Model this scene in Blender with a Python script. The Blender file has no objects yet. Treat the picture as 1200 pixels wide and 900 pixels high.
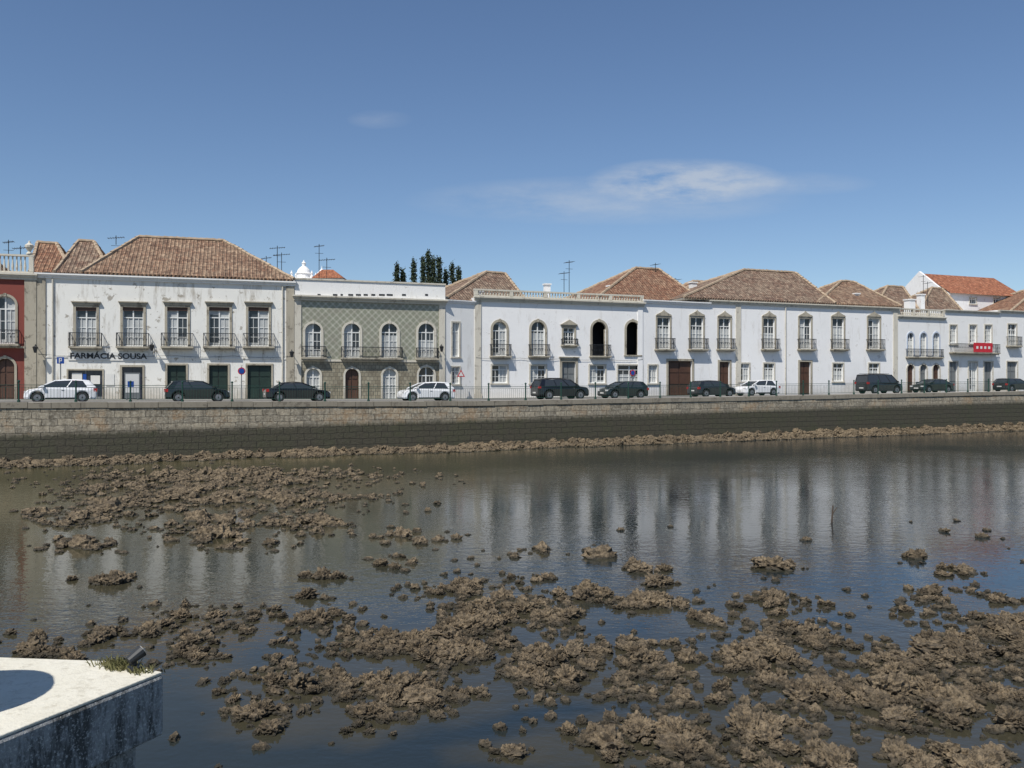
import bpy, bmesh, math, random
import numpy as np
from mathutils import Vector, Matrix, noise
random.seed(7)
HC=4.5; F=1000.0; HY=450.0
scene=bpy.context.scene
scene.view_settings.view_transform='Standard'; scene.view_settings.look='None'; scene.view_settings.exposure=0
SUN_EL=54.0; SDX,SDY=-0.47,-0.88

# ------------------------------------------------------------ materials
def newmat(name):
    m=bpy.data.materials.new(name); m.use_nodes=True
    nt=m.node_tree; bs=nt.nodes['Principled BSDF']
    return m,nt,bs
def N(nt,t,**k):
    n=nt.nodes.new(t)
    for a,v in k.items():
        if a in n.inputs: n.inputs[a].default_value=v
        else: setattr(n,a,v)
    return n
def L(nt,a,b): nt.links.new(a,b)
def ramp(nt,fac,stops):
    r=nt.nodes.new('ShaderNodeValToRGB'); e=r.color_ramp.elements
    while len(e)<len(stops): e.new(0.5)
    for i,(p,c) in enumerate(stops):
        e[i].position=p; e[i].color=(c[0],c[1],c[2],1) if hasattr(c,'__len__') else (c,c,c,1)
    L(nt,fac,r.inputs[0]); return r.outputs[0]
def mix(nt,fac,a,b,blend='MIX'):
    m=nt.nodes.new('ShaderNodeMix'); m.data_type='RGBA'; m.blend_type=blend
    for i,v in ((0,fac),(6,a),(7,b)):
        if hasattr(v,'links') or hasattr(v,'is_linked'): L(nt,v,m.inputs[i])
        else: m.inputs[i].default_value=v if i==0 else (v[0],v[1],v[2],1)
    return m.outputs[2]
def math_(nt,op,a,b=0.0,c=None):
    m=nt.nodes.new('ShaderNodeMath'); m.operation=op
    for i,v in enumerate((a,b,c)):
        if v is None: continue
        if hasattr(v,'is_linked'): L(nt,v,m.inputs[i])
        else: m.inputs[i].default_value=v
    return m.outputs[0]
def bump(nt,bs,h,strength=0.5,dist=0.02):
    b=N(nt,'ShaderNodeBump'); b.inputs['Strength'].default_value=strength; b.inputs['Distance'].default_value=dist
    L(nt,h,b.inputs['Height']); L(nt,b.outputs[0],bs.inputs['Normal'])
def noi(nt,vec,scale,detail=4,rough=0.6):
    n=N(nt,'ShaderNodeTexNoise'); n.inputs['Scale'].default_value=scale; n.inputs['Detail'].default_value=detail; n.inputs['Roughness'].default_value=rough
    if vec is not None: L(nt,vec,n.inputs['Vector'])
    return n.outputs[0]
def mapping(nt,vec,scale):
    m=N(nt,'ShaderNodeMapping'); m.inputs['Scale'].default_value=scale; L(nt,vec,m.inputs['Vector']); return m.outputs[0]

def plain(name,col,rough=0.6,var=0.15,scale=2.0,metal=0.0):
    m,nt,bs=newmat(name)
    tc=N(nt,'ShaderNodeTexCoord'); n=noi(nt,tc.outputs['Object'],scale,3)
    c=mix(nt,n,[x*(1-var) for x in col],[min(1,x*(1+var)) for x in col])
    L(nt,c,bs.inputs['Base Color']); bs.inputs['Roughness'].default_value=rough; bs.inputs['Metallic'].default_value=metal
    return m
def plaster(name,col,stain=(0.32,0.28,0.22),amt=0.5,seed=0.0,th=.56):
    m,nt,bs=newmat(name)
    tc=N(nt,'ShaderNodeTexCoord'); o=tc.outputs['UV']
    mp=N(nt,'ShaderNodeMapping'); mp.inputs['Location'].default_value=(seed,seed*1.7,0); L(nt,o,mp.inputs['Vector']); o=mp.outputs[0]
    big=noi(nt,o,0.35,4,0.7)
    c=mix(nt,big,[x*0.86 for x in col],col)
    st=noi(nt,mapping(nt,o,(1.6,0.28,1)),1.0,5,0.75)
    f=ramp(nt,st,[(th,0),(th+.2,amt)])
    c=mix(nt,f,c,stain)
    pt=noi(nt,o,1.3,6,0.72)
    f2=ramp(nt,pt,[(th+.06,0),(th+.1,amt*0.9)])
    c=mix(nt,f2,c,[x*0.85 for x in stain])
    # splash-back dirt low on the wall
    geo=N(nt,'ShaderNodeNewGeometry'); sp=N(nt,'ShaderNodeSeparateXYZ'); L(nt,geo.outputs['Position'],sp.inputs[0])
    low=math_(nt,'ADD',sp.outputs[2],math_(nt,'MULTIPLY',pt,2.2))
    mr=N(nt,'ShaderNodeMapRange'); L(nt,low,mr.inputs[0]); mr.inputs[1].default_value=4.6; mr.inputs[2].default_value=5.7; mr.inputs[3].default_value=0.55*amt+0.12; mr.inputs[4].default_value=0
    c=mix(nt,mr.outputs[0],c,stain)
    L(nt,c,bs.inputs['Base Color']); bs.inputs['Roughness'].default_value=0.9
    bump(nt,bs,pt,0.4,0.02)
    return m
def roofmat(name,c1,c2,lich,seed=0,lo=.42):
    m,nt,bs=newmat(name)
    tc=N(nt,'ShaderNodeTexCoord'); uv=tc.outputs['UV']
    br=N(nt,'ShaderNodeTexBrick'); L(nt,uv,br.inputs['Vector'])
    br.offset=0.0
    for k,v in (('Color1',(*c1,1)),('Color2',(*c2,1)),('Mortar',(c2[0]*.3,c2[1]*.3,c2[2]*.3,1)),('Scale',1.0),('Mortar Size',0.03),('Brick Width',0.28),('Row Height',0.42),('Mortar Smooth',0.3)):
        br.inputs[k].default_value=v
    mp=N(nt,'ShaderNodeMapping'); mp.inputs['Location'].default_value=(seed,seed*2.3,0); L(nt,uv,mp.inputs['Vector'])
    n1=noi(nt,mp.outputs[0],0.5,5,0.75); n2=noi(nt,mp.outputs[0],2.8,4,0.75)
    n3=noi(nt,mapping(nt,mp.outputs[0],(3.57,1.6,1)),1.0,2,0.8)
    c=mix(nt,ramp(nt,n1,[(lo,0),(lo+.2,0.7)]),br.outputs[0],lich)
    c=mix(nt,ramp(nt,n3,[(0.5,0),(0.62,0.6)]),c,[min(1,x*1.5) for x in lich])
    c=mix(nt,ramp(nt,n2,[(0.47,0),(0.62,0.85)]),c,[x*0.25 for x in c1])
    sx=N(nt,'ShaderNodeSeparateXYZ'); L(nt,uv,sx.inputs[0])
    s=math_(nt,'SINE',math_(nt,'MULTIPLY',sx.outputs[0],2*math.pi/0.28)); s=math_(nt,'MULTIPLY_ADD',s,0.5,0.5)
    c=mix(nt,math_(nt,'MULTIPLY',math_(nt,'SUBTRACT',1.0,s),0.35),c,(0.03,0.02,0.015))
    L(nt,c,bs.inputs['Base Color']); bs.inputs['Roughness'].default_value=0.95
    h=math_(nt,'ADD',s,math_(nt,'MULTIPLY',n2,0.8)); bump(nt,bs,h,1.0,0.09)
    return m
M={}
M['white']=plaster('white_plaster',(0.81,0.80,0.77),amt=0.45,seed=3)
M['white_old']=plaster('old_white_plaster',(0.78,0.765,0.71),stain=(.28,.24,.18),amt=0.85,seed=11,th=.53)
M['white2']=plaster('white_limewash',(0.84,0.83,0.81),stain=(.42,.38,.32),amt=0.5,seed=23,th=.55)
M['red']=plaster('red_render',(0.22,0.055,0.04),stain=(0.10,0.03,0.025),amt=0.5)
M['stone']=plaster('limestone_trim',(0.40,0.36,0.28),stain=(0.13,0.11,0.085),amt=0.7,seed=5,th=.5)
M['stone_w']=plaster('pale_stone_trim',(0.60,0.56,0.47),stain=(0.22,0.19,0.15),amt=0.6,seed=9,th=.52)
M['roof']=roofmat('old_clay_tiles',(0.37,0.20,0.12),(0.19,0.11,0.07),(0.37,0.265,0.175))
M['roof_b']=roofmat('old_clay_tiles_greyed',(0.33,0.185,0.12),(0.16,0.10,0.07),(0.35,0.27,0.19),7.3,.42)
M['roof_r']=roofmat('clay_tiles_reddish',(0.39,0.18,0.10),(0.22,0.105,0.06),(0.37,0.24,0.15),15.1,.46)
M['roof_o']=roofmat('new_clay_tiles',(0.55,0.20,0.09),(0.42,0.14,0.07),(0.5,0.22,0.12),3,.5)
M['ridge']=plain('ridge_mortar',(0.38,0.29,0.20),0.9,0.5,3)
M['iron']=plain('black_iron',(0.02,0.022,0.024),0.5)
M['green']=plain('green_iron',(0.012,0.05,0.035),0.45)
M['frame']=plain('white_joinery',(0.70,0.70,0.67),0.5,0.08)
M['curtain']=plain('curtain_pane',(0.42,0.43,0.42),0.3,0.5,1.1)
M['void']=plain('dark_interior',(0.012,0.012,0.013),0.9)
M['brown']=plain('brown_door',(0.075,0.035,0.02),0.55,0.4)
M['dgreen']=plain('dark_green_door',(0.012,0.028,0.02),0.5,0.4)
M['grey']=plain('grey_door',(0.16,0.17,0.17),0.5,0.2)
M['blue']=plain('faded_blue_paint',(0.45,0.50,0.58),0.6)
M['redp']=plain('red_paint',(0.50,0.02,0.03),0.5,0.1)
M['bluep']=plain('sign_blue',(0.01,0.06,0.28),0.4,0.05)
M['whitep']=plain('sign_white',(0.66,0.65,0.61),0.5,0.1)
M['dark_shop']=plain('shop_front',(0.03,0.035,0.05),0.2,0.8)
m,nt,bs=newmat('window_glass'); bs.inputs['Base Color'].default_value=(0.035,0.042,0.05,1); bs.inputs['Roughness'].default_value=0.08; M['glass']=m
# azulejo tiles
m,nt,bs=newmat('azulejo_tiles'); tc=N(nt,'ShaderNodeTexCoord'); uv=tc.outputs['UV']
sx=N(nt,'ShaderNodeSeparateXYZ'); L(nt,uv,sx.inputs[0])
def sn(o,p,ph=0): return math_(nt,'SINE',math_(nt,'MULTIPLY_ADD',o,2*math.pi/p,ph))
a=math_(nt,'MULTIPLY',sn(sx.outputs[0],0.56),sn(sx.outputs[1],0.56))
b=math_(nt,'MULTIPLY',sn(sx.outputs[0],0.28,1.57),sn(sx.outputs[1],0.28,1.57))
p=math_(nt,'MULTIPLY_ADD',math_(nt,'ADD',a,math_(nt,'MULTIPLY',b,0.5)),0.4,0.5)
c=mix(nt,p,(0.17,0.18,0.12),(0.44,0.43,0.35)); c=mix(nt,ramp(nt,noi(nt,uv,0.9,5,.75),[(0.46,0),(0.7,0.75)]),c,(0.24,0.215,0.17))
L(nt,c,bs.inputs['Base Color']); bs.inputs['Roughness'].default_value=0.35; M['azulejo']=m
m,nt,bs=newmat('brown_tiles'); tc=N(nt,'ShaderNodeTexCoord'); uv=tc.outputs['UV']
br=N(nt,'ShaderNodeTexBrick'); L(nt,uv,br.inputs['Vector'])
for k,v in (('Color1',(0.22,0.19,0.13,1)),('Color2',(0.32,0.29,0.21,1)),('Mortar',(0.12,0.11,0.08,1)),('Scale',1.0),('Mortar Size',0.02),('Brick Width',0.3),('Row Height',0.3)): br.inputs[k].default_value=v
c=mix(nt,ramp(nt,noi(nt,uv,1.2,5,.75),[(0.46,0),(0.66,0.7)]),br.outputs[0],(0.12,0.10,0.07))
L(nt,c,bs.inputs['Base Color']); bs.inputs['Roughness'].default_value=0.6; M['btile']=m
# quay wall
m,nt,bs=newmat('quay_stone'); tc=N(nt,'ShaderNodeTexCoord'); uv=tc.outputs['UV']
nz=N(nt,'ShaderNodeTexNoise'); nz.inputs['Scale'].default_value=1.1; L(nt,uv,nz.inputs['Vector'])
wv=N(nt,'ShaderNodeVectorMath',operation='MULTIPLY_ADD'); L(nt,nz.outputs['Color'],wv.inputs[0]); wv.inputs[1].default_value=(0.22,0.16,0); L(nt,uv,wv.inputs[2])
br=N(nt,'ShaderNodeTexBrick'); L(nt,wv.outputs[0],br.inputs['Vector'])
for k,v in (('Color1',(0.37,0.32,0.235,1)),('Color2',(0.215,0.19,0.145,1)),('Mortar',(0.11,0.095,0.07,1)),('Scale',1.0),('Mortar Size',0.02),('Brick Width',0.85),('Row Height',0.40),('Mortar Smooth',0.6)): br.inputs[k].default_value=v
n1=noi(nt,uv,0.45,5,0.75); n2=noi(nt,mapping(nt,uv,(2.2,0.6,1)),1.5,6,0.78); n3=noi(nt,uv,6,4,0.75)
c=mix(nt,ramp(nt,n2,[(0.44,0),(0.62,0.85)]),br.outputs[0],(0.10,0.085,0.06))
c=mix(nt,ramp(nt,n1,[(0.52,0),(0.64,0.65)]),c,(0.30,0.20,0.11))
c=mix(nt,ramp(nt,n3,[(0.5,0),(0.68,0.7)]),c,(0.47,0.43,0.34))
geo=N(nt,'ShaderNodeNewGeometry'); sp=N(nt,'ShaderNodeSeparateXYZ'); L(nt,geo.outputs['Position'],sp.inputs[0])
h=math_(nt,'ADD',math_(nt,'SUBTRACT',sp.outputs[2],math_(nt,'MULTIPLY',sp.outputs[0],0.014)),math_(nt,'MULTIPLY',math_(nt,'SUBTRACT',n2,0.5),0.9))
mr=N(nt,'ShaderNodeMapRange'); L(nt,h,mr.inputs[0]); mr.inputs[1].default_value=1.85; mr.inputs[2].default_value=2.2
dk=mix(nt,n3,(0.022,0.021,0.013),(0.085,0.075,0.05))
dk=mix(nt,ramp(nt,n1,[(0.45,0),(0.65,.6)]),dk,(0.05,0.055,0.025))
dk=mix(nt,ramp(nt,br.outputs[1],[(0,0),(1,0.6)]),dk,(0.012,0.011,0.009))
c=mix(nt,mr.outputs[0],dk,c)
L(nt,c,bs.inputs['Base Color']); bs.inputs['Roughness'].default_value=0.85
bump(nt,bs,math_(nt,'SUBTRACT',n3,br.outputs[1]),0.9,0.06); M['quay']=m
# rock
def rockmat(name,dry,wet):
    m,nt,bs=newmat(name); geo=N(nt,'ShaderNodeNewGeometry'); P=geo.outputs['Position']
    n1=noi(nt,P,1.3,3,.7); n2=noi(nt,P,13,5,.78)
    c=mix(nt,ramp(nt,n1,[(.35,0),(.65,1)]),[x*.6 for x in dry],[x*1.25 for x in dry])
    c=mix(nt,ramp(nt,n2,[(0.42,0.88),(0.54,0)]),c,[x*.22 for x in dry])
    c=mix(nt,ramp(nt,n2,[(0.58,0),(0.70,0.65)]),c,[min(1,x*1.9) for x in dry])
    sp=N(nt,'ShaderNodeSeparateXYZ'); L(nt,P,sp.inputs[0])
    mr=N(nt,'ShaderNodeMapRange'); L(nt,math_(nt,'ADD',sp.outputs[2],math_(nt,'MULTIPLY',math_(nt,'SUBTRACT',n1,.5),.10)),mr.inputs[0]); mr.inputs[1].default_value=0.015; mr.inputs[2].default_value=0.085
    c=mix(nt,mr.outputs[0],wet,c); L(nt,c,bs.inputs['Base Color'])
    mr2=N(nt,'ShaderNodeMapRange'); L(nt,sp.outputs[2],mr2.inputs[0]); mr2.inputs[1].default_value=0.01; mr2.inputs[2].default_value=0.07; mr2.inputs[3].default_value=.4; mr2.inputs[4].default_value=.95
    L(nt,mr2.outputs[0],bs.inputs['Roughness'])
    bump(nt,bs,n2,1.0,0.06); return m
M['rock']=rockmat('oyster_rock',(0.205,0.155,0.095),(0.034,0.029,0.017))
M['asphalt']=plain('asphalt',(0.055,0.055,0.055),0.9,0.2,3)
M['pave']=plain('calcada_paving',(0.36,0.34,0.30),0.9,0.2,5)
M['earth']=plain('earth',(0.20,0.16,0.10),0.95,0.3,.1)
M['tyre']=plain('tyre_rubber',(0.02,0.02,0.02),0.8)
M['hub']=plain('alloy',(0.30,0.30,0.31),0.4,0.1,2,0.7)
M['lamp']=plain('lamp_glass',(0.6,0.6,0.58),0.15,0.05)
M['tail']=plain('tail_light',(0.35,0.01,0.01),0.2,0.05)
def paint(name,col):
    m,nt,bs=newmat(name); bs.inputs['Base Color'].default_value=(*col,1); bs.inputs['Roughness'].default_value=0.3
    bs.inputs['Coat Weight'].default_value=0.6; bs.inputs['Coat Roughness'].default_value=0.05; return m
M['p_white']=paint('white_car_paint',(0.75,0.75,0.75)); M['p_black']=paint('black_car_paint',(0.006,0.006,0.008))
M['p_dark']=paint('dark_green_car_paint',(0.008,0.013,0.012)); M['p_grey']=paint('graphite_car_paint',(0.016,0.017,0.02)); M['p_silver']=paint('silver_car_paint',(0.42,0.44,0.46))

# ------------------------------------------------------------ mesh helpers
def link(o,parent=None):
    scene.collection.objects.link(o)
    if parent: o.parent=parent
    return o
def empty(name,loc=(0,0,0)):
    e=bpy.data.objects.new(name,None); e.empty_display_size=0.5; e.location=loc; scene.collection.objects.link(e); return e
class Part:
    def __init__(s): s.v=[];s.f=[];s.uv=[]
    def poly(s,pts,uvs=None):
        i=len(s.v); pts=[tuple(p) for p in pts]; s.v+=pts; s.f.append(list(range(i,i+len(pts))))
        if uvs is None:
            a,b,c=Vector(pts[0]),Vector(pts[1]),Vector(pts[2]); n=(b-a).cross(c-a); n=[abs(t) for t in n]
            if n[2]>=n[0] and n[2]>=n[1]: uvs=[(p[0],p[1]) for p in pts]
            elif n[0]>=n[1]: uvs=[(p[1],p[2]) for p in pts]
            else: uvs=[(p[0],p[2]) for p in pts]
        s.uv+=list(uvs)
    def box(s,x0,x1,y0,y1,z0,z1):
        a=[(x0,y0,z0),(x1,y0,z0),(x1,y1,z0),(x0,y1,z0),(x0,y0,z1),(x1,y0,z1),(x1,y1,z1),(x0,y1,z1)]
        for f in ((0,3,2,1),(4,5,6,7),(0,1,5,4),(1,2,6,5),(2,3,7,6),(3,0,4,7)): s.poly([a[k] for k in f])
    def tube(s,p,q,r,n=6,r2=None):
        p,q=Vector(p),Vector(q); d=(q-p).normalized(); r2=r if r2 is None else r2
        a=d.orthogonal().normalized(); b=d.cross(a)
        c1=[p+(a*math.cos(t)+b*math.sin(t))*r for t in [2*math.pi*k/n for k in range(n)]]
        c2=[q+(a*math.cos(t)+b*math.sin(t))*r2 for t in [2*math.pi*k/n for k in range(n)]]
        for k in range(n): s.poly([c1[k],c1[(k+1)%n],c2[(k+1)%n],c2[k]])
        s.poly(c1[::-1]); s.poly(c2)
    def lathe(s,c,prof,n=16):
        for (r0,z0),(r1,z1) in zip(prof[:-1],prof[1:]):
            for k in range(n):
                t0,t1=2*math.pi*k/n,2*math.pi*(k+1)/n
                s.poly([(c[0]+r0*math.cos(t0),c[1]+r0*math.sin(t0),c[2]+z0),(c[0]+r0*math.cos(t1),c[1]+r0*math.sin(t1),c[2]+z0),(c[0]+r1*math.cos(t1),c[1]+r1*math.sin(t1),c[2]+z1),(c[0]+r1*math.cos(t0),c[1]+r1*math.sin(t0),c[2]+z1)])
    def obj(s,name,mat,parent=None,xf=None):
        me=bpy.data.meshes.new(name)
        vv=[tuple(xf@Vector(p)) for p in s.v] if xf else s.v
        me.from_pydata(vv,[],s.f); uvl=me.uv_layers.new(name='UVMap')
        uvl.data.foreach_set('uv',np.array(s.uv,dtype=np.float32).ravel())
        me.materials.append(mat); o=bpy.data.objects.new(name,me); return link(o,parent)
class Group:
    """one real-world thing: an Empty plus one mesh per material"""
    def __init__(s,name,xf=None):
        s.name=name; s.xf=xf; s.p={}
    def g(s,part,mat):
        k=(part,mat)
        if k not in s.p: s.p[k]=Part()
        return s.p[k]
    def done(s):
        e=empty(s.name)
        for (n,m),p in s.p.items():
            if p.f: p.obj(n,M[m],e,s.xf)
        return e

# ------------------------------------------------------------ site survey
def interp(x,pts):
    if x<=pts[0][0]: a,b=pts[0],pts[1]
    elif x>=pts[-1][0]: a,b=pts[-2],pts[-1]
    else:
        for a,b in zip(pts[:-1],pts[1:]):
            if a[0]<=x<=b[0]: break
    return a[1]+(b[1]-a[1])*(x-a[0])/(b[0]-a[0])
def clampi(x,pts): return interp(min(max(x,pts[0][0]),pts[-1][0]),pts)
def zs(X): return clampi(X,[(-60,3.35),(-28,3.33),(-2,3.17),(20,3.35),(50,3.66),(120,3.8)])
W0=Vector((-28.8,48)); WD=Vector((79.2,36)).normalized(); WN=Vector((WD.y,-WD.x))  # WN points to the river
def wall_pt(s,t,z):   # t>0 : behind the wall (land)
    p=W0+WD*s-WN*t; return Vector((p.x,p.y,z))
def bearing_hit(b,P,D):   # b = tan of bearing from station; line P+uD
    return (b*P.y-P.x)/(D.x-b*D.y)
def wall_s(px,t=0):
    P=W0-WN*t; return bearing_hit((px-600)/F,P,WD)
BL=[(0,60),(345,66),(522,70),(555,71.5),(750,77),(830,80),(1050,88),(1200,95)]
def front(px):
    if px<0:
        P=Vector((-36,60)); D=Vector((-19.2,-6)).normalized(); u=bearing_hit((px-600)/F,P,D); return P+D*u
    if px>1200:
        P=Vector((57,95)); D=Vector((17.4,7)).normalized(); u=bearing_hit((px-600)/F,P,D); return P+D*u
    d=1/interp(px,[(a,1/b) for a,b in BL]); return Vector(((px-600)/F*d,d))

class Bld(Group):
    def __init__(s,name,pl,pr,ytop,wall='white',setback=0.0,depth=11):
        P,Q=front(pl),front(pr); D=(Q-P).normalized(); nn=Vector((D.y,-D.x)); 
        P=P-nn*setback; Q=Q-nn*setback
        P=P+D*bearing_hit((pl-600)/F,P,D)
        s.P,s.D,s.n=P,D,nn; s.W=s.u(pr); s.depth=depth
        s.z0=min(zs(P.x),zs(Q.x))
        xf=Matrix(((D.x,nn.x,0,P.x),(D.y,nn.y,0,P.y),(0,0,1,0),(0,0,0,1)))
        super().__init__(name,xf)
        s.wall=wall; s.zt=s.z((pl+pr)/2,ytop); s.holes=[]
    def u(s,px,v=0):
        return bearing_hit((px-600)/F,s.P+s.n*v,s.D)
    def z(s,px,py,v=0):
        u=s.u(px,v); d=(s.P+s.n*v+s.D*u).y
        return HC-(py-HY)/F*d
    def opening(s,cx,hw,yt,yb,kind='win',arch=False,sur=0.14,smat='stone',bal=0,hood=None,door=None,rows=3):
        u0,u1=s.u(cx-hw),s.u(cx+hw); z1=s.z(cx,yt); z0=max(s.z(cx,yb),s.z0+0.02) if yb<466 else s.z0+0.02
        s.holes.append((u0,u1,z0,z1,arch)); uc=(u0+u1)/2; r=(u1-u0)/2; zsp=z1-r if arch else z1
        tr=s.g('trim',smat)
        if sur>0:
            a=sur
            tr.box(u0-a,u0,-0.02,0.06,z0,zsp); tr.box(u1,u1+a,-0.02,0.06,z0,zsp)
            if arch:
                n=14
                for k in range(n):
                    t0,t1=math.pi*k/n,math.pi*(k+1)/n
                    q=lambda t,R,v:(uc+R*math.cos(t),v,zsp+R*math.sin(t))
                    tr.poly([q(t0,r,.06),q(t0,r+a,.06),q(t1,r+a,.06),q(t1,r,.06)])
                    tr.poly([q(t0,r+a,.06),q(t0,r+a,-.02),q(t1,r+a,-.02),q(t1,r+a,.06)])
                    tr.poly([q(t0,r,.06),q(t0,r,-.2),q(t1,r,-.2),q(t1,r,.06)])
                tr.box(uc-.09,uc+.09,-.02,.10,z1-.02,z1+a+.05)
            else: tr.box(u0-a,u1+a,-0.02,0.063,z1,z1+a)
            if z0>s.z0+0.5 and not bal: tr.box(u0-a-.05,u1+a+.05,-0.02,0.12,z0-.12,z0)
        if hood=='flat':
            tr.box(u0-.22,u1+.22,-.02,.14,z1+sur,z1+sur+.16); tr.box(u0-.3,u1+.3,-.02,.22,z1+sur+.16,z1+sur+.24)
        if hood=='ped':
            zz=z1+sur; tr.box(u0-.25,u1+.25,-.02,.15,zz,zz+.1)
            A=[(u0-.3,.2,zz+.1),(u1+.3,.2,zz+.1),(uc,.2,zz+.55)]; B=[(p[0],-.02,p[2]) for p in A]
            tr.poly(A); 
            for i in range(3): tr.poly([A[i],A[(i+1)%3],B[(i+1)%3],B[i]])
        if hood=='curl':
            zz=z1+sur; pts=[(u0-.16,zz),(u0-.05,zz+.14),(u0+.15,zz+.2),(uc-.12,zz+.42),(uc,zz+.55),(uc+.12,zz+.42),(u1-.15,zz+.2),(u1+.05,zz+.14),(u1+.16,zz)]
            A=[(a_,.12,b_) for a_,b_ in pts]; 
            for i in range(8):
                tr.poly([A[i],A[i+1],(A[i+1][0],-.02,A[i+1][2]),(A[i][0],-.02,A[i][2])])
                tr.poly([(A[i][0],.12,zz-.001),(A[i+1][0],.12,zz-.001),A[i+1],A[i]])
        v=-0.2
        if kind in('win','curtain','mixed'):
            gl=s.g('panes','glass' if kind=='win' else 'curtain'); fr=s.g('window_frames','frame')
            gl.box(u0-.02,u1+.02,v-.06,v,z0-.02,z1+.02)
            if kind=='mixed':
                g2=s.g('panes','glass'); H=z1-z0; r_=random.random()
                if r_<.35: g2.box(u0,uc,v,v+.008,z0+H*.1,z1-H*random.uniform(.0,.3))
                elif r_<.6: g2.box(uc,u1,v,v+.008,z0+H*random.uniform(.1,.4),z1)
                else: g2.box(u0,u1,v,v+.008,z0+H*random.uniform(.5,.75),z1)
            f=.06
            fr.box(u0,u0+f,v,v+.06,z0,z1); fr.box(u1-f,u1,v,v+.06,z0,z1); fr.box(u0+f,u1-f,v,v+.06,z0,z0+.1); fr.box(u0+f,u1-f,v,v+.06,z1-f,z1)
            fr.box(uc-.045,uc+.045,v,v+.07,z0+.1,z1-f)
            zt=z0+(z1-z0)*.72; fr.box(u0+f,uc-.045,v,v+.065,zt,zt+.08); fr.box(uc+.045,u1-f,v,v+.065,zt,zt+.08)
            for k in range(1,rows):
                zz=z0+(zt-z0)*k/rows
                fr.box(u0+f,uc-.045,v,v+.045,zz-.018,zz+.018); fr.box(uc+.045,u1-f,v,v+.045,zz-.018,zz+.018)
            for q in ((u0+uc)/2,(u1+uc)/2):
                fr.box(q-.015,q+.015,v,v+.05,z0+.1,zt)
        elif kind=='door':
            d=s.g('doors',door or 'brown'); v=-.22
            d.box(u0-.02,u1+.02,v-.06,v,z0,z1+.02)
            for q0,q1 in ((u0+.08,uc-.05),(uc+.05,u1-.08)):
                for a_,b_ in ((.06,.32),(.36,.64),(.68,.94)):
                    H=z1-z0; d.box(q0,q1,v,v+.035,z0+H*a_,z0+H*b_)
            s.g('door_joint','void').box(uc-.012,uc+.012,v,v+.004,z0,z1)
        elif kind=='void':
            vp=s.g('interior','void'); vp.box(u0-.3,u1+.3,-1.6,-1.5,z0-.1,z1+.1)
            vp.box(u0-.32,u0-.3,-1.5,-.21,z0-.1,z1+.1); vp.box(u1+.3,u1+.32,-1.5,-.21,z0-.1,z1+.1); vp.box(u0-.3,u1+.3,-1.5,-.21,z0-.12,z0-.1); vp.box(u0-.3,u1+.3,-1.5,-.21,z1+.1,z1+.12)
            st=s.g('trim','stone'); st.box(u0,u0+.09,-.24,-.15,z0,zsp); st.box(u1-.09,u1,-.24,-.15,z0,zsp)
        elif kind=='shop':
            d=s.g('shop_window','dark_shop'); d.box(u0-.02,u1+.02,-.2,-.14,z0,z1+.02)
            f=s.g('window_frames','grey'); f.box(u0,u1,-.14,-.09,z0,z0+.3); f.box(uc-.04,uc+.04,-.14,-.09,z0+.3,z1)
        if bal:
            s.balcony(u0-bal,u1+bal,z0)
    def balcony(s,a,b,z0,out=.55,h=.98):
        t=s.g('balcony_slab','stone'); t.box(a,b,-.01,out,z0-.14,z0-.01); t.box(a+.1,b-.1,-.01,out-.1,z0-.24,z0-.14)
        r=s.g('balcony_rail','iron'); o=out-.05
        r.box(a+.03,b-.03,o-.02,o+.02,z0+h-.05,z0+h); r.box(a+.03,b-.03,o-.015,o+.015,z0+.08,z0+.11)
        r.box(a+.03,a+.06,0,o,z0+h-.05,z0+h-.003); r.box(b-.06,b-.03,0,o,z0+h-.05,z0+h-.003)
        n=max(3,int((b-a)/.115))
        for k in range(n+1):
            x=a+.04+(b-a-.08)*k/n; r.box(x-.011,x+.011,o-.011,o+.011,z0,z0+h-.05)
            if k%2==0: r.box(x-.03,x+.03,o-.01,o+.012,z0+.42,z0+.56)
        for x in (a+.045,b-.045):
            for k in range(1,4): r.box(x-.011,x+.011,o*k/4-.011,o*k/4+.011,z0,z0+h-.05)
    def walls(s,split=None,lower=None):
        us=sorted(set([0,s.W]+[h[0] for h in s.holes]+[h[1] for h in s.holes]))
        zz=sorted(set([s.z0-.6,s.zt]+([split] if split else [])+[h[2] for h in s.holes]+[h[3] for h in s.holes]))
        for i in range(len(us)-1):
            for j in range(len(zz)-1):
                a,b,c,d=us[i],us[i+1],zz[j],zz[j+1]; mu,mz=(a+b)/2,(c+d)/2
                if b-a<1e-5 or d-c<1e-5: continue
                if any(h[0]<mu<h[1] and h[2]<mz<h[3] for h in s.holes): continue
                m=lower if (split and mz<split) else s.wall
                s.g('front_wall',m).poly([(a,0,c),(b,0,c),(b,0,d),(a,0,d)])
        w=s.g('front_wall',s.wall)
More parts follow.
